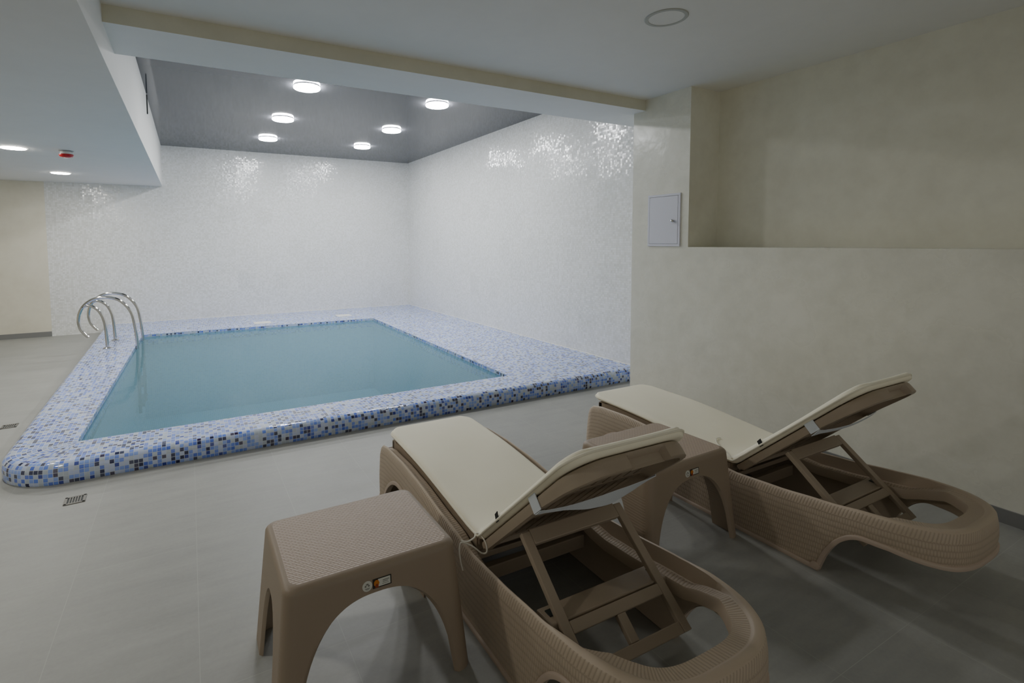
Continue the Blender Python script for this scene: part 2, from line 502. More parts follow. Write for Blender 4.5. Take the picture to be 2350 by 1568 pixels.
# flat top of the rim (front and left strips follow the path)
def inner_pt(p):
    x, y = p
    if y < PY0 + 1e-4:
        f = (x - inn['FL'][0]) / (inn['FR'][0] - inn['FL'][0])
        if x <= inn['FL'][0]: return inn['FL']
        yy = inn['FL'][1] + (inn['FR'][1] - inn['FL'][1]) * f
        return (x, yy)
    if y < PY0 + RC or y < inn['FL'][1]: return inn['FL']
    if y > inn['BL'][1]: return (inn['BL'][0] - 0.0, y)
    f = (y - inn['FL'][1]) / (inn['BL'][1] - inn['FL'][1])
    return (inn['FL'][0] + (inn['BL'][0] - inn['FL'][0]) * f, y)
K = 3
for i in range(len(P) - 1):
    a = P[i] + N[i] * R; b = P[i + 1] + N[i + 1] * R
    c = Vector(inner_pt(path[i + 1])); d = Vector(inner_pt(path[i]))
    if (c - d).length < 1e-6:
        if (a - b).length < 1e-6: continue
        L1 = (a - d).length
        w.add([(a.x, a.y, HT), (b.x, b.y, HT), (d.x, d.y, HT)], [(0, 1, 2)],
              [[(S[i], arc[-1]), (S[i + 1], arc[-1]), ((S[i] + S[i + 1]) / 2, arc[-1] + L1)]])
    else:
        w.quad([(a.x, a.y, HT), (b.x, b.y, HT), (c.x, c.y, HT), (d.x, d.y, HT)],
               [(S[i], arc[-1]), (S[i + 1], arc[-1]), (S[i + 1], arc[-1] + (c - b).length), (S[i], arc[-1] + (d - a).length)])
def tq(a, b, c, d):
    w.quad([(*a, HT), (*b, HT), (*c, HT), (*d, HT)], [a, b, c, d])
tq(inn['FR'], (-.004, inn['FR'][1]), (-.004, inn['BR'][1]), inn['BR'])
tq((inn['BL'][0], -.004), inn['BL'], inn['BR'], (inn['BR'][0], -.004))
tq(inn['BR'], (-.004, inn['BR'][1]), (-.004, -.004), (inn['BR'][0], -.004))
# inner lip: small rounded nose then down below the water line
order = ['FL', 'FR', 'BR', 'BL']
s0 = 0
for i in range(4):
    a = Vector(inn[order[i]]); b = Vector(inn[order[(i + 1) % 4]]); L = (b - a).length
    w.quad([(a.x, a.y, HT), (b.x, b.y, HT), (b.x, b.y, -.02), (a.x, a.y, -.02)],
           [(s0, .02), (s0 + L, .02), (s0 + L, HT + .04), (s0, HT + .04)])
    s0 += L
o = w.build('mosaic_rim', M['mosaic'])
autosmooth(o, 40)
# the corner of front strip beside the wall needs the last column to the wall
o.parent = pool; o.matrix_parent_inverse = Matrix.Translation(-PO)
w = MB()
s0 = 0; ZF = -1.15
for i in range(4):
    a = Vector(inn[order[i]]); b = Vector(inn[order[(i + 1) % 4]]); L = (b - a).length
    w.quad([(a.x, a.y, -.02), (b.x, b.y, -.02), (b.x, b.y, ZF), (a.x, a.y, ZF)], [(s0, 0), (s0 + L, 0), (s0 + L, 1.13), (s0, 1.13)])
    s0 += L
w.quad([(*inn[k], ZF) for k in order], [inn[k] for k in order])
o = w.build('basin', M['basin']); o.parent = pool; o.matrix_parent_inverse = Matrix.Translation(-PO)
tag(pool, 'raised indoor swimming pool with a rounded blue and white mosaic rim', 'swimming pool')

w = MB()
nx, ny = 2, 2
w.quad([(inn[k][0], inn[k][1], .098) for k in order])
o = w.build('pool_water', M['water'])
tag(o, 'still blue-green water filling the mosaic pool', 'water', kind='stuff')

# white caulk along the deck
w = MB()
w.tube([(-.004, PY0 + .05, HT + .002), (-.004, -.004, HT + .001)], .005, 8)
w.tube([(-.004, -.005, HT + .002), (xl_b + .05, -.005, HT + .001)], .005, 8)
struct(w.build('trim_3', M['whiteplastic'], smooth=60), 'thin white caulk line between the pool deck and the mosaic walls')

# skimmer lids on the back deck
def lid(cx, cy, label):
    t = empty('skimmer_lid', (cx, cy, HT))
    w = MB(); w.box((0, 0, .003), (.27, .25, .006)); bevel(w.build('frame', M['whiteplastic'], t), .002)
    w = MB(); w.box((0, 0, .0075), (.225, .205, .005)); bevel(w.build('cover', M['whiteplastic'], t), .002)
    tag(t, label, 'skimmer lid', 'white skimmer lids behind the pool')
lid(-1.733, -1.0, 'white square skimmer lid on the back pool deck, nearer the right corner')
lid(-3.178, -1.16, 'white square skimmer lid on the back pool deck, nearer the ladder')

# ------------------------------------------------------------------ pool ladder
lad = empty('pool_ladder', (-5.06, -2.15, HT))
LO = Vector(lad.location)
def at(o): o.parent = lad; o.matrix_parent_inverse = Matrix.Translation(-LO); return o
for y, dx in ((-2.46, 0), (-1.84, .02)):
    main = [(-4.897, .085), (-4.899, .2), (-4.915, .40), (-4.955, .60), (-5.065, .752), (-5.205, .805), (-5.35, .79), (-5.465, .70),
            (-5.518, .56), (-5.505, .42), (-5.455, .335), (-5.424, .303)]
    pts = catmull([(x + dx, y, z) for x, z in main], 8)
    w = MB(); w.tube(pts, .0195, 14); o = at(w.build('handrail', M['steel'], smooth=50))
    w = MB(); w.tube([(-4.897 + dx, y, .088), (-4.897 + dx, y, -.2), (-4.895 + dx, y, -.5), (-4.895 + dx, y, -.78)], .0195, 14); at(w.build('submerged_leg', M['dimsteel'], smooth=50))
    post = [(-5.228, HT), (-5.232, .30), (-5.246, .48), (-5.290, .615), (-5.355, .688), (-5.42, .712), (-5.472, .69)]
    w = MB(); w.tube(catmull([(x + dx, y, z) for x, z in post], 8), .0195, 14); at(w.build('post', M['steel'], smooth=50))
    w = MB(); w.lathe([(.05, 0), (.05, .008), (.034, .018), (.022, .022)], (-5.228 + dx, y, HT), 32); at(w.build('flange', M['steel'], smooth=40))
for z in (-.15, -.42, -.69):
    w = MB(); w.box((-4.885, -2.15, z), (.08, .62, .025)); at(bevel(w.build('step', M['dimsteel']), .006))
tag(lad, 'polished steel pool ladder with hooked handrails on the left rim', 'pool ladder')

# ------------------------------------------------------------------ lights
def pool_lamp(x, y, label):
    t = empty('ceiling_light', (x, y, ZP))
    w = MB(); w.lathe([(.134, 0), (.134, -.006), (.137, -.007), (.137, -.010), (.128, -.011)], n=56); w.build('housing', M['lamphouse'], t, 40)
    w = MB(); w.lathe([(.137, -.011), (.140, -.013), (.140, -.028), (.134, -.034), (0, -.035)], n=56); w.build('diffuser', M['lamp'], t, 40)
    tag(t, label, 'ceiling light', 'round surface lamps over the pool')
rows = {-4.67: 'nearest the beam', -3.04: 'middle of its row', -1.527: 'nearest the back wall'}
for y, nm in rows.items():
    pool_lamp(-3.05, y, 'glowing round lamp in the left row on the dark ceiling, ' + nm)
    pool_lamp(-1.478, y, 'glowing round lamp in the right row on the dark ceiling, ' + nm)
def soffit_lamp(x, y, label):
    t = empty('ceiling_downlight', (x, y, ZS))
    w = MB(); w.lathe([(.118, -.0005), (.118, -.005), (.108, -.006)], n=48); w.build('trim_ring', M['whiteplastic'], t, 40)
    w = MB(); w.lathe([(.108, -.005), (.104, -.009), (0, -.010)], n=48); w.build('diffuser', M['lamp2'], t, 40)
    tag(t, label, 'recessed light', 'recessed lights in the lowered ceiling')
soffit_lamp(-5.803, -1.378, 'lit recessed round light in the lowered ceiling, near the back wall')
soffit_lamp(-5.82, -3.545, 'lit recessed round light in the lowered ceiling, cut by the left frame edge')
soffit_lamp(-5.82, -5.70, 'lit recessed round light in the lowered ceiling, outside the left edge')
soffit_lamp(-5.82, -7.87, 'lit recessed round light in the lowered ceiling, beside the camera')

t = empty('ceiling_spotlight', (-1.757, -8.405, ZC))
w = MB(); w.lathe([(.098, -.001), (.100, -.005), (.118, -.005), (.1215, -.001)], n=56); w.build('trim_ring', M['ringtrim'], t, 40)
w = MB(); w.lathe([(.099, -.002), (0, -.002)], n=56); w.build('lens', M['ceil'], t)
tag(t, 'unlit round downlight with a grey ring on the front ceiling', 'downlight')

t = empty('ceiling_alarm', (-5.376, -3.56, ZS))
w = MB(); w.lathe([(.066, 0), (.066, -.006), (.050, -.008)], n=40); w.build('base', M['lamphouse'], t, 40)
w = MB(); w.lathe([(.05, -.008), (.054, -.014), (.056, -.034), (.062, -.038)], n=40); w.build('housing', M['whiteplastic'], t, 40)
w = MB(); w.lathe([(.064, -.038), (.066, -.044), (.058, -.062), (.03, -.072), (0, -.074)], n=40); w.build('lens', M['red'], t, 60)
tag(t, 'small round fire alarm with a red lens on the lowered ceiling', 'fire alarm')

# ------------------------------------------------------------------ access panel
t = empty('access_panel', (XP, -7.329, 1.688))
w = MB()
for dy, dz, sy, sz in ((0, .222, .355, .02), (0, -.222, .355, .02), (.1675, 0, .02, .424), (-.1675, 0, .02, .424)):
    w.box((-.006, dy, dz), (.012, sy, sz))
bevel(w.build('frame', M['panel'], t), .002)
w = MB(); w.box((-.008, 0, 0), (.010, .311, .420))
d = bevel(w.build('door', M['panel'], t), .003)
w = MB(); w.lathe([(.008, 0), (.008, -.012), (.013, -.014), (.014, -.020), (.008, -.026), (0, -.027)], (-.012, -.108, -.009), 20, 'x'); w.build('knob', M['steel'], d, 40)
tag(t, 'grey metal access panel with a small knob on the plaster pillar', 'access panel')

# ------------------------------------------------------------------ floor drains
def drain(x, y, label):
    t = empty('floor_drain', (x, y, 0), .05)
    w = MB()
    for sx, sy, dx, dy in ((.014, .1, -.045, 0), (.014, .1, .045, 0), (.1, .014, 0, -.045), (.1, .014, 0, .045)):
        w.box((dx, dy, .002), (sx, sy, .004))
    w.build('frame', M['drainmetal'], t)
    w = MB(); w.box((0, 0, .0006), (.09, .09, .001)); w.build('well', M['dark'], t)
    w = MB()
    for k in range(5): w.box((-.026 + .013 * k, 0, .0025), (.006, .076, .003))
    w.build('grate', M['drainmetal'], t)
    tag(t, label, 'floor drain', 'steel floor drains')
drain(-4.885, -6.885, 'small square steel floor drain in front of the rounded pool corner')
drain(-5.60, -5.10, 'small square steel floor drain left of the pool rim')

# ------------------------------------------------------------------ sun loungers
HW = .335; V0 = .118; V1 = 1.70; VE = 2.155
ZT = [(.118, .292), (.14, .31), (.2, .342), (.28, .355), (.5, .360), (.7, .350), (1.0, .318), (1.28, .291), (1.5, .306), (1.7, .328), (1.85, .346), (2.0, .352), (2.2, .352)]
def ztop(v): return interp(v, ZT)
def zbot(u, v):
    if v >= V1:
        a = min(1, (v - V1) / .17)
        z = .225 * (1 - (1 - a) ** 2) ** .75
        if v > 1.95: z = .225 - .025 * min(1, (v - 1.95) / .17)
        return z
    if abs(u) < HW - .07 and v < .2:
        a = max(0, 1 - (abs(u) / (HW - .11)) ** 2)
        return 0.
    if .25 <= v <= .72:
        a = 1 - abs((v - .485) / .235)
        return .214 * (1 - (1 - a) ** 2) ** .6
    return 0.
def outline(hw=HW, v0=V0, ve=VE, n=3.0, rf=.07, ds=.011):
    """closed (u,v) outline: front edge, left side, tail, right side"""
    left = [(0, v0), (-(hw - rf), v0)]
    for k in range(1, 9):
        a = pi / 2 * k / 8
        left.append((-(hw - rf) - rf * sin(a), v0 + rf - rf * cos(a)))
    left.append((-hw, V1))
    for k in range(1, 81):
        a = pi / 2 * k / 80
        c, s = cos(a), sin(a)
        left.append((-hw * abs(c) ** (2 / n), V1 + (ve - V1) * abs(s) ** (2 / n)))
    pts = left + [(-u, v) for u, v in reversed(left[1:-1])]
    P = [Vector(p) for p in pts] + [Vector(pts[0])]
    S = [0]
    for a, b in zip(P, P[1:]): S.append(S[-1] + (b - a).length)
    N = int(S[-1] / ds); out = []; j = 0
    for i in range(N):
        s = S[-1] * i / N
        while S[j + 1] < s: j += 1
        f = (s - S[j]) / max(1e-9, S[j + 1] - S[j]); out.append(P[j].lerp(P[j + 1], f))
    return out, S[-1]
def inward(P):
    n = len(P); out = []
    for i in range(n):
        t = (P[(i + 2) % n] - P[i - 2]).normalized()
        nn = Vector((t.y, -t.x))
        # make sure it points to the inside (centre line)
        c = Vector((0, min(max(P[i].y, .4), 1.75))) - P[i]
        if nn.dot(c) < 0: nn = -nn
        out.append(nn)
    return out

def to3(u, v, z): return (u, -v, z)      # lounger local axes: x = right, -y = towards the tail

def lounger_frame(root):
    P, L = outline(); Nn = inward(P); n = len(P)
    secs = []
    for p in P:
        zt = ztop(p.y); zb = zbot(p.x, p.y)
        lip = (.020 + .044 * min(1, max(0, (p.y - 1.12) / .25))) * min(1, max(.10, (1.98 - p.y) / .2))
        sh = .068 + .029 * min(1, max(0, (p.y - 1.8) / .25))
        hb = min(zb + .02, zt - .07)
        tw = .018 * min(1, max(0, (p.y - 1.75) / .2))
        s = [(.016, zb, 9), (.004, zb + .004, zt - zb), (0, hb, zt - hb), (-.004, (hb + zt - .05) / 2, zt - (hb + zt - .05) / 2), (-.002, zt - .05, .052), (.002, zt - .026, .030), (.005, zt - .010, .016),
             (.010, zt - .003, .008), (.014 + tw, zt, .004), (.019 + tw, zt - .003, 9), (.023 + tw, zt - lip, 9), (.027 + tw, zt - lip - .002, .020), (sh - .004, zt - lip - .005, .040), (sh, zt - lip - .012, 9),
             (sh + .002, zt - lip - .05, 9), (sh - .01, zt - lip - .056, 9), (.036, zt - lip - .060, 9), (.026, max(zb + .02, zt - lip - .075), 9), (.026, zb + .004, 9)]
        secs.append(s)
    m = len(secs[0])
    vs = []
    for p, nn, s in zip(P, Nn, secs):
        for d, z, _ in s:
            q = p + nn * d; vs.append(to3(q.x, q.y - .035 * (1 - z / .3) * max(0, 1 - (q.y - .1) / .25), z))
    fs = []; uv = []
    for i in range(n):
        j = (i + 1) % n; si = L * i / n; sj = L * (i + 1) / n
        for k in range(m):
            l = (k + 1) % m
            fs.append((i * m + k, j * m + k, j * m + l, i * m + l))
            a, b = secs[i][k][2], secs[i][l][2]; c, d = secs[j][l][2], secs[j][k][2]
            if 9 in (a, b, c, d): uv.append([(si, 9), (sj, 9), (sj, 9), (si, 9)])
            else: uv.append([(si, a), (sj, d), (sj, c), (si, b)])
    o = mesh_obj('frame', vs, fs, M['rattan'], root, uv)
    autosmooth(o, 50)
    # smooth edge band along the lower edge
    zb = [zbot(p.x, p.y) for p in P]
    vs = []; fs = []
    def pos(i, f, d, z):
        k = i + f
        a = int(math.floor(k)); t = k - a
        p = P[a % n].lerp(P[(a + 1) % n], t); nn = Nn[a % n].lerp(Nn[(a + 1) % n], t)
        q = p + nn * d; return to3(q.x, q.y - .035 * (1 - z / .3) * max(0, 1 - (q.y - .1) / .25), z)
    ds = L / n
    for i in range(n):
        dz = (zb[(i + 1) % n] - zb[i - 1]) / (2 * ds)
        l = sqrt(1 + dz * dz); nx, nz = -dz / l, 1 / l
        sec = [(0, .022), (0, -.006), (.014, -.0075), (.017, -.005), (.020, .002)]
        for a, d in sec:
            f = nx * a / ds; vs.append(pos(i, f, d, max(0, zb[i] + nz * a)))
    m = 5
    for i in range(n):
        j = (i + 1) % n
        for k in range(m):
            l = (k + 1) % m; fs.append((i * m + k, j * m + k, j * m + l, i * m + l))
    o = mesh_obj('edge_trim', vs, fs, M['trim'], root); autosmooth(o, 50)
    # rear glides
    for sx in (-1, 1):
        w = MB(); w.lathe([(.018, -.006), (.02, 0), (.018, .006), (0, .008)] if sx > 0 else [(.018, .006), (.02, 0), (.018, -.006), (0, -.008)], to3(sx * (HW + .006), 1.685, .021), 20, 'x')
        w.build('foot_glide', M['trim'], root, 40)

PH = radians(43.5); HV, HZ = 1.235, .298
def bk(u, t, nrm):
    return to3(u, HV + t * cos(PH) - nrm * sin(PH), HZ + t * sin(PH) + nrm * cos(PH))

def lounger_back(root):
    hw, te, rc = .259, .785, .135
    pts = [(-hw, 0)]
    pts += [(-hw, te - rc)]
    for k in range(1, 13):
        a = pi / 2 * k / 12; pts.append((-hw + rc - rc * cos(a), te - rc + rc * sin(a)))
    pts += [(hw - rc + rc * sin(pi / 2 * k / 12), te - rc + rc * cos(pi / 2 * k / 12)) for k in range(0, 13)]
    pts += [(hw, 0)]
    P = [Vector(p) for p in pts] + [Vector(pts[0])]
    S = [0]
    for a, b in zip(P, P[1:]): S.append(S[-1] + (b - a).length)
    N = 220; out = []; j = 0
    for i in range(N):
        s = S[-1] * i / N
        while S[j + 1] < s: j += 1
        out.append(P[j].lerp(P[j + 1], (s - S[j]) / max(1e-9, S[j + 1] - S[j])))
    P = out; n = len(P)
    vs = []; fs = []; m = 9
    for i in range(n):
        tt = (P[(i + 1) % n] - P[i - 1]).normalized(); nn = Vector((tt.y, -tt.x))
        if nn.dot(Vector((0, .35)) - P[i]) < 0: nn = -nn
        dp = .040 + .014 * min(1, max(0, (P[i].y - .5) / .25)) if P[i].y > .02 else .030
        rec = .026 if (abs(P[i].x - .03) < .08 and P[i].y > te - .02) else 0.
        for d, z in [(.05, 0), (.012, 0), (.003, -.004), (0 + rec * .3, -.012), (rec, -.020), (rec, -dp + .003), (max(rec, .004), -dp), (.024, -dp), (.030, -.016)]:
            q = P[i] + nn * d
            vs.append(bk(q.x, q.y, z))
    for i in range(n):
        j = (i + 1) % n
        for k in range(m):
            l = (k + 1) % m; fs.append((i * m + k, j * m + k, j * m + l, i * m + l))
    b = mesh_obj('backrest', vs, fs, M['resin2'], root); autosmooth(b, 40)
    w = MB()
    ns = 9; pitch = 2 * (hw - .03) / ns
    for k in range(ns):
        u0 = -(hw - .03) + pitch * k + .006; u1 = u0 + pitch - .012
        for t0, t1 in ((.04, .25), (.27, .48), (.50, .725 if 0 < k < ns - 1 else .66)):
            w.hexa([bk(u0, t0, -.002), bk(u1, t0, -.002), bk(u1, t1, -.002), bk(u0, t1, -.002), bk(u0, t0, -.014), bk(u1, t0, -.014), bk(u1, t1, -.014), bk(u0, t1, -.014)])
    for t0, t1, hw in ((.015, .042, .259), (.248, .272, .259), (.478, .502, .259), (.722, .765, .175)):
        w.hexa([bk(-hw + .02, t0, -.001), bk(hw - .02, t0, -.001), bk(hw - .02, t1, -.001), bk(-hw + .02, t1, -.001), bk(-hw + .02, t0, -.016), bk(hw - .02, t0, -.016), bk(hw - .02, t1, -.016), bk(-hw + .02, t1, -.016)])
    w.build('slats', M['resin'], b)

CB = [(.105, .366), (.3, .364), (.6, .353), (.9, .326), (1.12, .303), (HV, HZ)]
def lounger_seat(root):
    w = MB()
    v = .215
    while v < 1.2:
        v1 = v + .045
        za, zb = interp(v, CB) - .004, interp(v1, CB) - .004
        if v < .25: za -= .008; zb -= .005
        w.hexa([to3(-.255, v, za), to3(.255, v, za), to3(.255, v1, zb), to3(-.255, v1, zb), to3(-.255, v, za - .022), to3(.255, v, za - .022), to3(.255, v1, zb - .022), to3(-.255, v1, zb - .022)])
        v += .056
    for sx in (-1, 1):
        v = .185
        while v < 1.19:
            v1 = v + .0535
            za, zb = interp(v, CB) - .003, interp(v1, CB) - .003
            if v < .25: za -= .006; zb -= .004
            u0, u1 = sorted((sx * .19, sx * .262))
            w.hexa([to3(u0, v, za), to3(u1, v, za), to3(u1, v1, zb), to3(u0, v1, zb), to3(u0, v, ztop(v) - .06), to3(u1, v, ztop(v) - .06), to3(u1, v1, ztop(v1) - .06), to3(u0, v1, ztop(v1) - .06)])
            v = v1
    w.hexa([to3(-.262, .18, .350), to3(.262, .18, .350), to3(.262, .21, .354), to3(-.262, .21, .354), to3(-.262, .18, .28), to3(.262, .18, .28), to3(.262, .21, .28), to3(-.262, .21, .28)])
    w.build('seat', M['resin'], root)
    w = MB()
    w.hexa([to3(-.27, 1.205, .185), to3(.27, 1.205, .185), to3(.27, 1.24, .185), to3(-.27, 1.24, .185), to3(-.27, 1.205, .125), to3(.27, 1.205, .125), to3(.27, 1.24, .125), to3(-.27, 1.24, .125)])
    w.hexa([to3(-.27, 1.16, .24), to3(.27, 1.16, .24), to3(.27, 1.235, .25), to3(-.27, 1.235, .25), to3(-.27, 1.16, .21), to3(.27, 1.16, .21), to3(.27, 1.235, .225), to3(-.27, 1.235, .225)])
    bevel(w.build('hinge_rail', M['resin'], root), .004)
    # notched rest plank
    w = MB()
    a, b, zt, zb = 1.618, 1.702, .268, .222
    w.hexa([to3(-.262, a, zt), to3(.262, a, zt), to3(.262, b, zt), to3(-.262, b, zt), to3(-.262, a, zb), to3(.262, a, zb), to3(.262, b, zb), to3(-.262, b, zb)])
    p = bevel(w.build('rest_bar', M['resin2'], root), .005)
    for sx in (-1, 1):
        w = MB(); w.box(to3(sx * .232, 1.655, .2695), (.022, .03, .004)); w.build('notch', M['dark'], p)

def lounger_prop(root):
    A = Vector((1.496, .452)); B = Vector((1.838, .168)); D = (B - A).normalized(); L = (B - A).length
    Nn = Vector((-D.y, D.x)); Nn = Nn if Nn.y > 0 else -Nn
    def pp(u, a, h):
        q = A + D * a + Nn * h; return to3(u, q.x, q.y)
    w = MB()
    def bar(u0, u1, a0, a1, h=.022):
        w.hexa([pp(u0, a0, 0), pp(u1, a0, 0), pp(u1, a1, 0), pp(u0, a1, 0), pp(u0, a0, -h), pp(u1, a0, -h), pp(u1, a1, -h), pp(u0, a1, -h)])
    hw = .236; lw = .036
    bar(-hw, -hw + lw, -.01, L); bar(hw - lw, hw, -.01, L)
    bar(-hw + lw, hw - lw, -.015, .038, .028)
    bar(-hw + lw, hw - lw, .285, .322); bar(-hw + lw, hw - lw, L - .036, L)
    bar(-.018, .018, .322, L - .036)
    bevel(w.build('back_support', M['resin2'], root), .003)

def make_lounger(loc, rz, label):
    root = empty('sun_lounger', loc, rz)
    lounger_frame(root); lounger_back(root); lounger_seat(root); lounger_prop(root)
    tag(root, label, 'sun lounger', 'brown woven-resin sun loungers')
    return root

def copy_tree(o, parent=None):
    c = o.copy(); C.objects.link(c)
    if parent: c.parent = parent
    for ch in list(o.children): copy_tree(ch, c)
    return c

LG = [((-2.979, -7.60, 0), -.0136), ((-1.438, -7.642, 0), -.0027)]
l1 = make_lounger(*LG[0], 'brown woven-resin sun lounger with raised back, nearest the camera between the two side tables')
l2 = copy_tree(l1)
l2.location = LG[1][0]; l2.rotation_euler = (0, 0, LG[1][1])
l2['label'] = 'brown woven-resin sun lounger with raised back, beside the plaster wall'

# ------------------------------------------------------------------ cushions
def cushion_path():
    pts = [Vector(p) for p in CB[:-1]]
    # tight turn at the hinge
    e = Vector((cos(PH), sin(PH)))
    pts += [Vector((1.20, .3005)), Vector((HV - .004, .3035)), Vector((HV + .028, .3035 + .024))]
    for t in (.06, .12, .25, .4, .55, .70, .796):
        pts.append(Vector((HV, HZ)) + e * t + Vector((-sin(PH), cos(PH))) * .003)
    fine = catmull([(p.x, p.y, 0) for p in pts], 14)
    Pp = [Vector((p.x, p.y)) for p in fine]
    S = [0]
    for a, b in zip(Pp, Pp[1:]): S.append(S[-1] + (b - a).length)
    return Pp, S
CP, CS = cushion_path()
def cmap(u, s, h):
    s = min(max(s, 0), CS[-1])
    lo, hi = 0, len(CS) - 1
    while hi - lo > 1:
        mid = (lo + hi) // 2
        if CS[mid] <= s: lo = mid
        else: hi = mid
    f = (s - CS[lo]) / max(1e-9, CS[hi] - CS[lo])
    p = CP[lo].lerp(CP[hi], f)
    # smoothed tangent
    w_ = 5
    a = CP[max(lo - w_, 0)]; b = CP[min(hi + w_, len(CP) - 1)]
    t = (b - a).normalized(); nn = Vector((-t.y, t.x))
    q = p + nn * h
    return to3(u, q.x, q.y)

def make_cushion(loc, rz, hw, label, leaf):
    root = empty('lounger_cushion', loc, rz)
    L = CS[-1]; T = .036; r = .095
    ss = [r * (1 - cos(pi / 2 * k / 10)) for k in range(10)]
    ss += [r + (L - 2 * r) * k / 90 for k in range(91)]
    ss += [L - x for x in reversed(ss[:10])]
    cols = [sin(pi / 2 * x) * .55 + x * .45 for x in [-1 + 2 * k / 26 for k in range(27)]]
    def width(s):
        d = min(s, L - s)
        return hw if d >= r else hw - (r - sqrt(max(0, r * r - (r - d) ** 2)))
    rnd = random.Random(3)
    top = {}; bot = {}; vs = []; fs = []
    for i, s in enumerate(ss):
        ws = width(s)
        for j, c in enumerate(cols):
            u = c * ws
            e = min(min(s, L - s), ws - abs(u))
            f = sqrt(max(0, 1 - (1 - min(1, e / .022)) ** 2))
            sag = .004 * sin(s * 9) * cos(u * 11) * min(1, e / .05)
            edge = (i in (0, len(ss) - 1) or j in (0, len(cols) - 1))
            top[i, j] = len(vs); vs.append(cmap(u, s, T * .5 + T * .5 * f + sag))
            if edge: bot[i, j] = top[i, j]
            else:
                bot[i, j] = len(vs); vs.append(cmap(u, s, T * .5 - T * .5 * f))
    for i in range(len(ss) - 1):
        for j in range(len(cols) - 1):
            fs.append((top[i, j], top[i, j + 1], top[i + 1, j + 1], top[i + 1, j]))
            fs.append((bot[i, j], bot[i + 1, j], bot[i + 1, j + 1], bot[i, j + 1]))
    b = mesh_obj('pad', vs, fs, M['cushion'], root, smooth=True)
    # piping
    per = [(i, 0) for i in range(len(ss))] + [(len(ss) - 1, j) for j in range(1, len(cols))] + [(i, len(cols) - 1) for i in range(len(ss) - 2, -1, -1)] + [(0, j) for j in range(len(cols) - 2, -1, -1)]
    w = MB(); w.tube([vs[top[k]] for k in per], .0055, 6, False); w.build('piping', M['piping'], root, 80)
    # white strap round the backrest
    w = MB(); t0 = .497; tw = .026
    for sx in (-1, 1):
        u = sx * .2605
        w.hexa([bk(u, t0 - tw, .012), bk(u, t0 + tw, .012), bk(u, t0 + tw, -.043), bk(u, t0 - tw, -.043),
                bk(u + sx * .0025, t0 - tw, .012), bk(u + sx * .0025, t0 + tw, .012), bk(u + sx * .0025, t0 + tw, -.043), bk(u + sx * .0025, t0 - tw, -.043)])
    K = 40; prev = None
    for k in range(K + 1):
        x = k / K; u = -.262 + .524 * x
        if leaf:
            wd = interp(x, [(0, .020), (.06, .011), (.2, .012), (.42, .032), (.6, .042), (.8, .030), (.93, .010), (1, .003)])
            tc = interp(x, [(0, t0 - .002), (.3, t0), (.6, t0 + .006), (1, t0 + .022)])
        else:
            wd = interp(x, [(0, .026), (.1, .014), (.5, .012), (.8, .016), (1, .02)])
            tc = t0 - .004 + .006 * x
        dn = -.0445 - .016 * sin(pi * x)
        tw_ = .5 * sin(pi * x) if leaf else .2
        a = bk(u, tc - wd * cos(tw_), dn - wd * sin(tw_)); c = bk(u, tc + wd * cos(tw_), dn + wd * sin(tw_) * .2)
        a2 = bk(u, tc - wd * cos(tw_), dn - .002 - wd * sin(tw_)); c2 = bk(u, tc + wd * cos(tw_), dn - .002 + wd * sin(tw_) * .2)
        if prev: w.hexa([prev[0], a, c, prev[1], prev[2], a2, c2, prev[3]])
        prev = (a, c, a2, c2)
    w.build('strap', M['strap'], root)['label'] = 'white elastic strap around the backrest'
    # label tag on the left edge of the back part
    w = MB()
    w.hexa([bk(-hw - .001, .205, .014), bk(-hw - .001, .228, .014), bk(-hw + .004, .232, .047), bk(-hw + .004, .206, .044),
            bk(-hw - .004, .205, .014), bk(-hw - .004, .228, .014), bk(-hw + .001, .232, .047), bk(-hw + .001, .206, .044)])
    w.build('label_tag', M['black'], root)['label'] = 'small black fabric tag'
    # ties
    if leaf:
        w = MB()
        p = catmull([to3(-hw, 1.20, .315), to3(-.268, 1.235, .335), to3(-.262, 1.275, .318), to3(-.262, 1.285, .285), to3(-.272, 1.262, .270), to3(-.30, 1.235, .292), to3(-.338, 1.215, .307), to3(-.351, 1.222, .285), to3(-.352, 1.235, .245), to3(-.350, 1.250, .215)], 8)
        w.tube(p, .0032, 8)
        p = catmull([to3(-hw, 1.20, .315), to3(-.285, 1.225, .318), to3(-.315, 1.222, .308), to3(-.333, 1.200, .306)], 8)
        w.tube(p, .0032, 8)
        w.build('tie_cord', M['cord'], root, 80)['label'] = 'white cord tied over the rail'
    else:
        w = MB()
        p = catmull([cmap(-hw + .002, 1.13, .030), cmap(-hw + .03, 1.07, .040), cmap(-hw + .07, .98, .042), cmap(-hw + .12, .93, .042), cmap(-hw + .16, .93, .041)], 8)
        w.tube(p, .0028, 8); w.build('tie_cord', M['cord'], root, 80)
    tag(root, label, 'cushion', 'cream lounger cushions')
make_cushion(*LG[0], .268, 'cream cushion on the nearer sun lounger, its white cord hanging over the rail', True)
make_cushion(*LG[1], .274, 'cream cushion on the sun lounger beside the plaster wall', False)

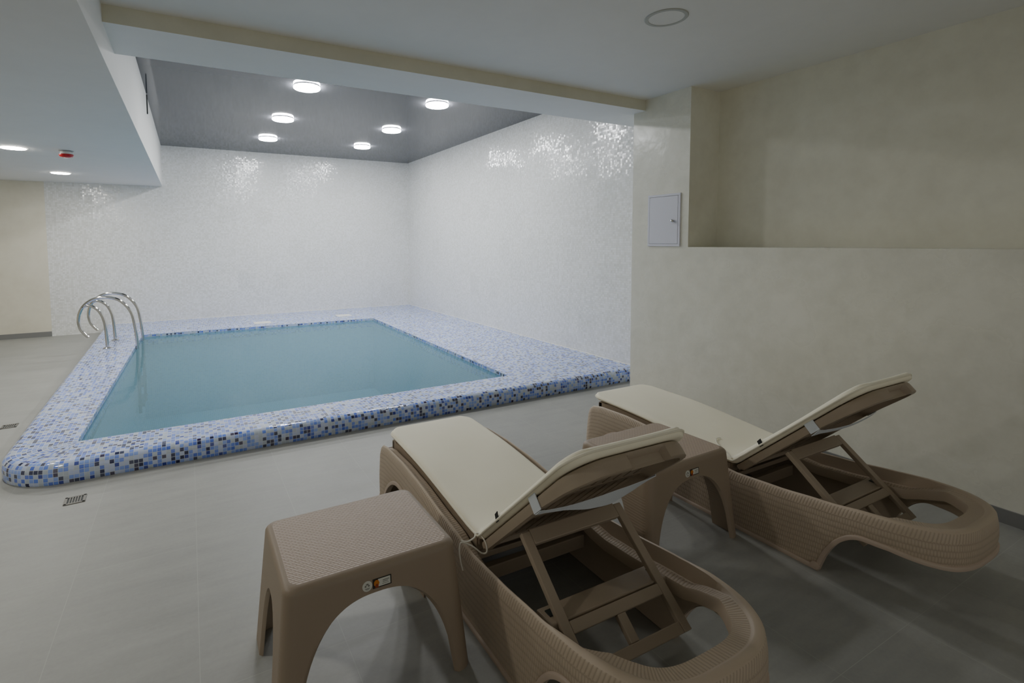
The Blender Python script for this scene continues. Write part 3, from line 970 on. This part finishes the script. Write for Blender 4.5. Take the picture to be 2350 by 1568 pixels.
# ------------------------------------------------------------------ side tables
def make_table(loc, rz, label):
    root = empty('side_table', loc, rz)
    H = .45
    bx, by = .330, .275; tx, ty = .292, .232
    rc = .045
    def rect(hx, hy, r):
        P = []
        for cx, cy, a0 in ((hx - r, hy - r, 0), (-hx + r, hy - r, pi / 2), (-hx + r, -hy + r, pi), (hx - r, -hy + r, 3 * pi / 2)):
            for k in range(7):
                a = a0 + pi / 2 * k / 6; P.append(Vector((cx + r * cos(a), cy + r * sin(a))))
        # resample straight edges
        out = []
        for i in range(len(P)):
            a, b = P[i], P[(i + 1) % len(P)]; L = (b - a).length
            n = max(1, int(L / .01)) if L > .05 else 1
            for k in range(n): out.append((i, k, n))
        return P, out
    _, idx = rect(bx, by, rc)
    def ringpts(hx, hy, r):
        P, _ = rect(hx, hy, r)
        return [P[i].lerp(P[(i + 1) % len(P)], k / n) for i, k, n in idx]
    # arch bottoms from the base ring
    base = ringpts(bx, by, rc)
    def arch(p):
        x, y = p
        if abs(y) > by - .02:
            a = abs(x) / (bx - .055)
            return .365 * (1 - a ** 2.6) ** (1 / 2.3) if a < 1 else 0
        if abs(x) > bx - .02:
            a = abs(y) / (by - .135)
            return .315 * (1 - a ** 2.6) ** (1 / 2.3) if a < 1 else 0
        return 0
    zb = [arch(p) for p in base]
    n = len(base)
    R_ = .024
    def at_z(z):          # half sizes at height z
        f = (z / (H - R_))
        return bx + (tx + .0 - bx) * f, by + (ty - by) * f
    levels = 10
    vs = []; fs = []; uv = []
    per = 0; S = [0]
    for a, b in zip(base, base[1:] + base[:1]): per += (b - a).length; S.append(per)
    ztop_ = H - R_
    cache = {}
    def rp(z):
        k = round(z, 4)
        if k not in cache: cache[k] = ringpts(*at_z(z), rc)
        return cache[k]
    rows = []
    for i in range(n):
        col = []
        for k in range(levels + 1):
            z = zb[i] + (ztop_ - zb[i]) * k / levels
            f = z / ztop_
            hx, hy = at_z(z)
            q = base[i].copy()
            # scale from base ring to this height
            q = Vector((q.x * hx / bx, q.y * hy / by))
            col.append((q.x, q.y, z))
        for k in range(1, 6):
            a = pi / 2 * k / 5
            s = R_ - R_ * cos(a)
            q = Vector((base[i].x * (tx - s) / bx, base[i].y * (ty - s) / by))
            col.append((q.x, q.y, ztop_ + R_ * sin(a)))
        rows.append(col)
    m = len(rows[0])
    outer = [p for r in rows for p in r]
    th = .012
    # inner skin
    inner = []
    for r in rows:
        for k in range(levels + 1):
            x, y, z = r[k]
            l = math.hypot(x, y)
            inner.append((x - th * x / abs(x) * min(1, abs(x) / .05) if abs(x) > 1e-6 else x, y - th * y / abs(y) * min(1, abs(y) / .05) if abs(y) > 1e-6 else y, z))
    w = MB()
    fo = []
    for i in range(n):
        j = (i + 1) % n
        for k in range(m - 1): fo.append((i * m + k, j * m + k, j * m + k + 1, i * m + k + 1))
    mi = levels + 1; b0 = n * m
    for i in range(n):
        j = (i + 1) % n
        for k in range(levels): fo.append((b0 + i * mi + k, b0 + i * mi + k + 1, b0 + j * mi + k + 1, b0 + j * mi + k))
        fo.append((i * m, b0 + i * mi, b0 + j * mi, j * m))
    o = mesh_obj('legs', outer + inner, fo, M['tableleg'], root); autosmooth(o, 50)
    # woven top
    hx, hy = tx - R_, ty - R_
    ring = [Vector((base[i].x * (tx - R_) / bx, base[i].y * (ty - R_) / by)) for i in range(n)]
    vs = [(p.x, p.y, H) for p in ring]; 
    w = MB(); w.add(vs, [tuple(range(n))], [[(p.x, p.y + 1) for p in ring]])
    ring2 = [Vector((p.x * .99, p.y * .99)) for p in ring]
    w.add([(p.x, p.y, H - .014) for p in ring], [tuple(range(n))])
    o = w.build('tabletop', M['tabletop'], root)
    # maker's sticker on the front apron
    ny = Vector((0, -1, .0)); sl = (by - ty) / ztop_
    def fp(x, z, off=.0012):
        hy_ = at_z(z)[1]; return (x, -hy_ - off, z)
    st = MB()
    def disc(c, r, off, ry=None, nn=28):
        st.add([fp(c[0] + r * cos(2 * pi * k / nn), c[1] + (ry or r) * sin(2 * pi * k / nn), off) for k in range(nn)], [tuple(range(nn))])
    def rectq(x0, x1, z0, z1, off): st.quad([fp(x0, z0, off), fp(x1, z0, off), fp(x1, z1, off), fp(x0, z1, off)])
    cz = .392
    disc((-.036, cz), .0165, .0010); rectq(.0, .042, cz - .0115, cz + .0125, .0013)
    s = st.build('sticker', M['sticker'], root); s['label'] = 'white round and oblong maker sticker with an orange leaf'
    st = MB(); rectq(-.018, .046, cz - .015, cz + .0155, .0008); st.build('sticker_border', M['stickdark'], s)
    st = MB(); disc((-.005, cz + .001), .0098, .0018, .0112, 7); st.build('leaf', M['orange'], s)
    st = MB(); st.quad([fp(-.011, cz - .013, .0021), fp(.002, cz - .013, .0021), fp(-.001, cz - .001, .0021), fp(-.008, cz - .001, .0021)]); st.build('leaf_stem', M['redorange'], s)
    st = MB()
    disc((-.036, cz + .006), .0045, .0016, .0025); disc((-.042, cz + .001), .003, .0016); disc((-.031, cz + .001), .003, .0016)
    rectq(-.044, -.028, cz - .008, cz - .006, .0016); rectq(-.041, -.031, cz - .011, cz - .0095, .0016)
    st.build('ring_print', M['stickgrey'], s); st = MB()
    rectq(.016, .038, cz + .004, cz + .0062, .0018); rectq(.016, .034, cz - .001, cz + .001, .0018); rectq(.014, .036, cz - .0065, cz - .005, .0018)
    st.build('print', M['stickgrey'], s)
    tag(root, label, 'side table', 'brown resin side tables')
    return root
t1 = make_table((-3.742, -8.767, 0), 0, 'brown resin side table with woven-pattern top, left of the nearer lounger at the bottom')
t2 = copy_tree(t1)
t2.location = (-2.160, -8.722, 0); t2.rotation_euler = (0, 0, radians(1.0))
t2['label'] = 'brown resin side table standing between the two sun loungers'

# ------------------------------------------------------------------ world, camera, view
wd = bpy.data.worlds.new('World'); SC.world = wd; wd.use_nodes = True
wd.node_tree.nodes['Background'].inputs[0].default_value = (1.0, .99, .95, 1)
wd.node_tree.nodes['Background'].inputs[1].default_value = .42

CAM = dict(x=-4.2472, y=-10.5611, z=1.5, yaw=.496, pitch=.0633, roll=-.0048, f=1179.85, px=1073.13, py=631.07)
yaw, pit, rol = CAM['yaw'], CAM['pitch'], CAM['roll']
fw = Vector((sin(yaw) * cos(pit), cos(yaw) * cos(pit), -sin(pit)))
rt = Vector((cos(yaw), -sin(yaw), 0)); up = rt.cross(fw)
r2 = cos(rol) * rt + sin(rol) * up; u2 = -sin(rol) * rt + cos(rol) * up
cd = bpy.data.cameras.new('camera'); cam = bpy.data.objects.new('camera', cd); C.objects.link(cam)
mt = Matrix((r2, u2, -fw)).transposed().to_4x4(); mt.translation = Vector((CAM['x'], CAM['y'], CAM['z']))
cam.matrix_world = mt
cd.sensor_fit = 'HORIZONTAL'; cd.sensor_width = 36
cd.lens = CAM['f'] / 2350 * 36
cd.shift_x = (1175 - CAM['px']) / 2350; cd.shift_y = (CAM['py'] - 784) / 2350
cd.clip_start = .02; cd.clip_end = 60
SC.camera = cam

SC.view_settings.view_transform = 'AgX'
SC.view_settings.look = 'None'
SC.view_settings.exposure = .42
SC.cycles.use_denoising = True
SC.cycles.max_bounces = 10; SC.cycles.diffuse_bounces = 7; SC.cycles.glossy_bounces = 4
SC.cycles.transparent_max_bounces = 8
SC.cycles.caustics_reflective = False; SC.cycles.caustics_refractive = False
SC.cycles.sample_clamp_indirect = 6
